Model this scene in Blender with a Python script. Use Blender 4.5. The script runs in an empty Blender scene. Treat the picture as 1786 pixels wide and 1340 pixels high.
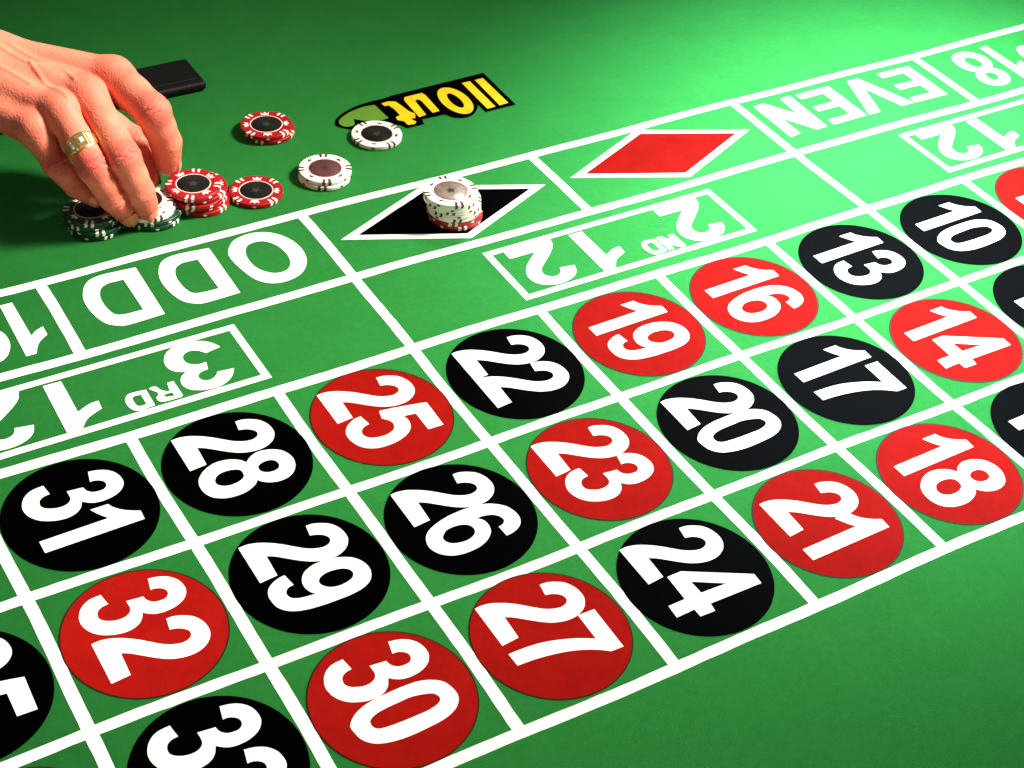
import bpy, bmesh, math, random, json
import numpy as np
from mathutils import Vector, Matrix, geometry
random.seed(7)
S = 0.0975                      # metres per street of the betting layout (all lengths below are in streets)
scn = bpy.context.scene
col = scn.collection

# ---------------------------------------------------------------- camera
cd = bpy.data.cameras.new('camera'); cam = bpy.data.objects.new('camera', cd); col.objects.link(cam)
cd.sensor_width = 36; cd.lens = 58.505; cd.clip_start = 0.02; cd.clip_end = 100
M3 = Matrix(((0.8600513623, 0.2805701406, -0.4261361876), (-0.5059574248, 0.5765948488, -0.6415180937), (0.0657171090, 0.7673452785, 0.6378577311)))
cam.matrix_world = Matrix.Translation(Vector((-4.289288, -7.695037, 7.049301)) * S) @ M3.to_4x4()
scn.camera = cam

# ---------------------------------------------------------------- light (casino room: soft ceiling lamps)
w = bpy.data.worlds.new('World'); scn.world = w; w.use_nodes = True
bg = w.node_tree.nodes['Background']; bg.inputs[0].default_value = (1.0, 0.95, 0.86, 1); bg.inputs[1].default_value = 0.15
def area(name, loc, target, size, power, color):
    l = bpy.data.lights.new(name, 'AREA'); l.shape = 'DISK'; l.spread = math.radians(22.5); l.size = size * S; l.energy = power; l.color = color
    o = bpy.data.objects.new(name, l); col.objects.link(o); o.location = Vector(loc) * S
    d = Vector(target) - Vector(loc); o.rotation_euler = d.to_track_quat('-Z', 'Y').to_euler()
    return o
area('key_lamp', (22.0, -7.5, 24.0), (-5.2, 1.7, 0), 8.5, 9.7, (1.0, 0.96, 0.88))
sl = bpy.data.lights.new('spot_lamp', 'SPOT'); sl.energy = 600; sl.spot_size = math.radians(29); sl.spot_blend = 0.9; sl.shadow_soft_size = 0.16; sl.color = (0.84, 1.0, 1.16)
so = bpy.data.objects.new('spot_lamp', sl); col.objects.link(so); so.location = Vector((10.5, 6.6, 13.5)) * S
so.rotation_euler = (Vector((5.1, -0.45, 0)) - Vector((10.5, 6.6, 13.5))).to_track_quat('-Z', 'Y').to_euler()
scn.view_settings.view_transform = 'Standard'; scn.view_settings.look = 'None'
scn.view_settings.exposure = 0.14; scn.view_settings.gamma = 1.0

# ---------------------------------------------------------------- materials
def mat(name, base, rough=0.6, spec=0.5, metal=0.0, noise=0.0, scale=200, bump=0.0, bscale=900, sheen=0.0, coat=0.0, sss=0.0, dark=None, fine=0.0):
    m = bpy.data.materials.new(name); m.use_nodes = True; nt = m.node_tree; b = nt.nodes['Principled BSDF']
    b.inputs['Roughness'].default_value = rough; b.inputs['Specular IOR Level'].default_value = spec; b.inputs['Metallic'].default_value = metal
    if sheen: b.inputs['Sheen Weight'].default_value = sheen; b.inputs['Sheen Roughness'].default_value = 0.5
    if coat: b.inputs['Coat Weight'].default_value = coat; b.inputs['Coat Roughness'].default_value = 0.12
    if sss:
        b.inputs['Subsurface Weight'].default_value = sss; b.inputs['Subsurface Radius'].default_value = (1.0, 0.35, 0.2); b.inputs['Subsurface Scale'].default_value = 0.004
    tc = nt.nodes.new('ShaderNodeTexCoord')
    c = tuple(base) + (1,)
    if noise:
        n = nt.nodes.new('ShaderNodeTexNoise'); n.inputs['Scale'].default_value = scale; n.inputs['Detail'].default_value = 6; n.inputs['Roughness'].default_value = 0.65
        nt.links.new(tc.outputs['Object'], n.inputs['Vector'])
        r = nt.nodes.new('ShaderNodeValToRGB'); r.color_ramp.elements[0].position = 0.3; r.color_ramp.elements[1].position = 0.7
        d = dark if dark else tuple(v * (1 - noise) for v in base)
        r.color_ramp.elements[0].color = tuple(d) + (1,); r.color_ramp.elements[1].color = tuple(min(1, v * (1 + noise * 0.6)) for v in base) + (1,)
        nt.links.new(n.outputs['Fac'], r.inputs['Fac'])
        if fine:
            f1 = nt.nodes.new('ShaderNodeTexNoise'); f1.inputs['Scale'].default_value = 1100; f1.inputs['Detail'].default_value = 3
            f2 = nt.nodes.new('ShaderNodeTexNoise'); f2.inputs['Scale'].default_value = 210; f2.inputs['Detail'].default_value = 5; f2.inputs['Roughness'].default_value = 0.7
            nt.links.new(tc.outputs['Object'], f1.inputs['Vector']); nt.links.new(tc.outputs['Object'], f2.inputs['Vector'])
            aa = nt.nodes.new('ShaderNodeMath'); aa.operation = 'ADD'; nt.links.new(f1.outputs['Fac'], aa.inputs[0]); nt.links.new(f2.outputs['Fac'], aa.inputs[1])
            ab = nt.nodes.new('ShaderNodeMapRange'); ab.inputs['From Min'].default_value = 0.7; ab.inputs['From Max'].default_value = 1.3; ab.inputs['To Min'].default_value = 1 - fine; ab.inputs['To Max'].default_value = 1 + fine * 0.7
            nt.links.new(aa.outputs[0], ab.inputs['Value'])
            vm = nt.nodes.new('ShaderNodeVectorMath'); vm.operation = 'SCALE'; nt.links.new(r.outputs['Color'], vm.inputs[0]); nt.links.new(ab.outputs[0], vm.inputs['Scale'])
            nt.links.new(vm.outputs[0], b.inputs['Base Color'])
        else: nt.links.new(r.outputs['Color'], b.inputs['Base Color'])
    else: b.inputs['Base Color'].default_value = c
    if bump:
        n2 = nt.nodes.new('ShaderNodeTexNoise'); n2.inputs['Scale'].default_value = bscale; n2.inputs['Detail'].default_value = 4
        nt.links.new(tc.outputs['Object'], n2.inputs['Vector'])
        bp = nt.nodes.new('ShaderNodeBump'); bp.inputs['Strength'].default_value = bump; bp.inputs['Distance'].default_value = 0.0006
        nt.links.new(n2.outputs['Fac'], bp.inputs['Height']); nt.links.new(bp.outputs['Normal'], b.inputs['Normal'])
    return m
M = {}
M['felt'] = mat('green_felt', (0.029, 0.238, 0.044), 0.42, 0.012, noise=0.07, scale=30, bump=0.6, bscale=2600, fine=0.13)
M['white'] = mat('white_print', (0.88, 0.87, 0.74), 0.6, 0.02, noise=0.04, scale=60, bump=0.3, bscale=2600, fine=0.09)
M['red'] = mat('red_print', (0.265, 0.006, 0.004), 0.42, 0.004, noise=0.13, scale=40, bump=0.3, bscale=2600, fine=0.09)
M['black'] = mat('black_print', (0.0003, 0.0003, 0.0003), 0.45, 0.006, noise=0.2, scale=60, bump=0.3, bscale=2600, fine=0.3)
M['edge'] = mat('dark_print_edge', (0.02, 0.008, 0.003), 0.6, 0.1)
M['yellow'] = mat('yellow_print', (0.85, 0.56, 0.01), 0.6, 0.1, noise=0.15, scale=70, dark=(0.85, 0.42, 0.01))
M['leaf'] = mat('leaf_green_print', (0.10, 0.24, 0.018), 0.6, 0.1, noise=0.2, scale=20, dark=(0.085, 0.19, 0.025))
#  mat('brown_print', (0.06, 0.018, 0.003), 0.6, 0.1)
M['leather'] = mat('black_padding', (0.003, 0.003, 0.003), 0.55, 0.12, bump=0.4, bscale=600)
M['plastic_black'] = mat('black_tray_plastic', (0.002, 0.002, 0.002), 0.6, 0.08, bump=0.1, bscale=300)
M['carpet'] = mat('dark_carpet', (0.03, 0.012, 0.012), 0.95, 0.1, noise=0.5, scale=30)
M['wood'] = mat('dark_wood', (0.05, 0.02, 0.01), 0.4, 0.4, noise=0.5, scale=8)
M['chip_red'] = mat('red_clay', (0.33, 0.006, 0.010), 0.35, 0.3, noise=0.12, scale=120)
M['chip_white'] = mat('white_clay', (0.84, 0.80, 0.68), 0.36, 0.45, noise=0.05, scale=120)
M['chip_green'] = mat('green_clay', (0.004, 0.050, 0.020), 0.36, 0.45, noise=0.2, scale=120)
M['mark_white'] = mat('white_inlay', (0.82, 0.76, 0.66), 0.4, 0.4)
M['mark_dark'] = mat('dark_inlay', (0.075, 0.014, 0.014), 0.4, 0.4)
M['rim_pale'] = mat('pale_rim', (0.80, 0.55, 0.46), 0.4, 0.4)
M['rim_red'] = mat('red_rim', (0.25, 0.02, 0.02), 0.4, 0.4)
M['inlay_dark'] = mat('black_foil', (0.006, 0.0055, 0.005), 0.3, 0.08, noise=0.6, scale=130, dark=(0.014, 0.014, 0.010))
M['inlay_brown'] = mat('foil_painted_reflection_brown', (0.10, 0.036, 0.030), 0.35, 0.5, noise=0.3, scale=130)  # brownish reflection on the inlay, painted into its base colour
M['inlay_silver'] = mat('foil_painted_reflection_pale', (0.36, 0.27, 0.20), 0.25, 0.6, metal=0.35, noise=0.5, scale=110)  # light reflected by the top inlay, painted in as a paler colour
M['emblem'] = mat('dull_emblem', (0.035, 0.032, 0.028), 0.35, 0.3)
M['gold'] = mat('gold', (0.98, 0.72, 0.28), 0.32, 0.5, metal=1.0)
M['stone'] = mat('diamond_stone', (0.95, 0.94, 0.90), 0.05, 1.0, coat=1.0)
M['nail'] = mat('fingernail', (0.80, 0.22, 0.13), 0.3, 0.5, sss=0.3, coat=0.3)
M['shirt'] = mat('black_sleeve_cloth', (0.008, 0.008, 0.009), 0.85, 0.2, bump=0.4, bscale=500)

# ---------------------------------------------------------------- helpers
def mesh(name, verts, faces, m, smooth=False):
    me = bpy.data.meshes.new(name); me.from_pydata([(v[0] * S, v[1] * S, v[2] * S) for v in verts], [], faces); me.materials.append(m)
    if smooth: me.polygons.foreach_set('use_smooth', [True] * len(me.polygons))
    me.update(); return me
def link(name, me, parent=None, loc=(0, 0, 0), rotz=0.0, label=None):
    o = bpy.data.objects.new(name, me); col.objects.link(o); o.location = Vector(loc) * S; o.rotation_euler = (0, 0, rotz)
    if parent: o.parent = parent
    if label: o['label'] = label
    return o
def thing(name, label, cat, loc=(0, 0, 0), rotz=0.0, group=None):
    o = bpy.data.objects.new(name, None); col.objects.link(o); o.location = Vector(loc) * S; o.rotation_euler = (0, 0, rotz); o.empty_display_size = 0.01
    o['label'] = label; o['category'] = cat
    if group: o['group'] = group
    return o
def catmull(L, n=5):
    N = len(L); out = []
    for i in range(N):
        p1, p2 = L[i], L[(i + 1) % N]
        out.append((p1[0], p1[1]))
        if p1[2] and p2[2]: continue
        p0 = p1 if p1[2] else L[i - 1]; p3 = p2 if p2[2] else L[(i + 2) % N]
        for k in range(1, n):
            t = k / n; q = []
            for a in (0, 1):
                q.append(0.5 * (2 * p1[a] + (p2[a] - p0[a]) * t + (2 * p0[a] - 5 * p1[a] + 4 * p2[a] - p3[a]) * t * t + (3 * p1[a] - p0[a] - 3 * p2[a] + p3[a]) * t ** 3))
            out.append(tuple(q))
    return out
def poly_mesh(name, loops, m, z):
    loops = [[Vector((x, y, 0)) for x, y in l] for l in loops]
    tris = geometry.tessellate_polygon(loops)
    vs = [v for l in loops for v in l]
    fs = []
    for a, b, c in tris:
        A, B, C = vs[a], vs[b], vs[c]
        ar = (B - A).cross(C - A).z
        if abs(ar) < 1e-9: continue
        fs.append((a, b, c) if ar > 0 else (a, c, b))
    return mesh(name, [(v.x, v.y, z) for v in vs], fs, m)
def warp(x, y):
    # the cloth is not laid perfectly straight: gentle waves of under a millimetre
    return (x + 0.007 * math.sin(1.9 * y + 0.6 * x) + 0.003 * math.sin(4.7 * y + 1), y + 0.008 * math.sin(1.55 * x + 0.7 * y + 0.5) + 0.004 * math.sin(3.9 * x))
def rect_mesh(name, x0, y0, x1, y1, m, z):
    long_x = (x1 - x0) > (y1 - y0); L = (x1 - x0) if long_x else (y1 - y0); n = max(2, int(L / 0.08)); vs = []; fs = []
    for i in range(n + 1):
        t = i / n; j0, j1 = random.uniform(-0.0016, 0.0016), random.uniform(-0.0016, 0.0016)
        if long_x: q = (x0 + L * t, y0 + j0), (x0 + L * t, y1 + j1)
        else: q = (x1 + j1, y0 + L * t), (x0 + j0, y0 + L * t)
        vs += [warp(*q[0]) + (z,), warp(*q[1]) + (z,)]
    for i in range(n): fs.append((2 * i, 2 * i + 2, 2 * i + 3, 2 * i + 1))
    return mesh(name, vs, fs, m)
def rounded_box(name, x0, y0, z0, x1, y1, z1, r, m, seg=4):
    bm = bmesh.new(); bmesh.ops.create_cube(bm, size=1)
    for v in bm.verts: v.co = Vector(((x0 + x1) / 2 + v.co.x * (x1 - x0), (y0 + y1) / 2 + v.co.y * (y1 - y0), (z0 + z1) / 2 + v.co.z * (z1 - z0))) * S
    if r: bmesh.ops.bevel(bm, geom=bm.edges[:], offset=r * S, segments=seg, profile=0.5, affect='EDGES')
    me = bpy.data.meshes.new(name); bm.to_mesh(me); bm.free(); me.materials.append(m)
    me.polygons.foreach_set('use_smooth', [True] * len(me.polygons)); return me

# ---------------------------------------------------------------- the room floor
fl = link('floor', mesh('floor', [(-60, -60, -8.2), (60, -60, -8.2), (60, 60, -8.2), (-60, 60, -8.2)], [(0, 1, 2, 3)], M['carpet'])); fl['kind'] = 'structure'

# ---------------------------------------------------------------- roulette table
table = thing('roulette_table', 'green felt roulette table printed with red and black number spots and white lines', 'table')
link('felt', rounded_box('felt', -6.5, -5.6, -0.12, 10.2, 7.4, 0, 0, M['felt']), table)
link('base', rounded_box('base', -6.6, -5.7, -0.9, 10.3, 7.5, -0.13, 0.03, M['wood']), table)
for a in ((-7.5, -6.5, 11.2, -5.62), (-7.5, 7.42, 11.2, 8.4), (-7.5, -5.61, -6.52, 7.41), (10.22, -5.61, 11.2, 7.41)):
    link('rail', rounded_box('rail', a[0], a[1], -0.7, a[2], a[3], 0.35, 0.2, M['leather']), table)
for sx in (-5.5, 9.2):
    for sy in (-4.8, 6.6):
        link('leg', rounded_box('leg', sx - 0.35, sy - 0.35, -8.19, sx + 0.35, sy + 0.35, -0.91, 0.06, M['wood']), table)

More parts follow.
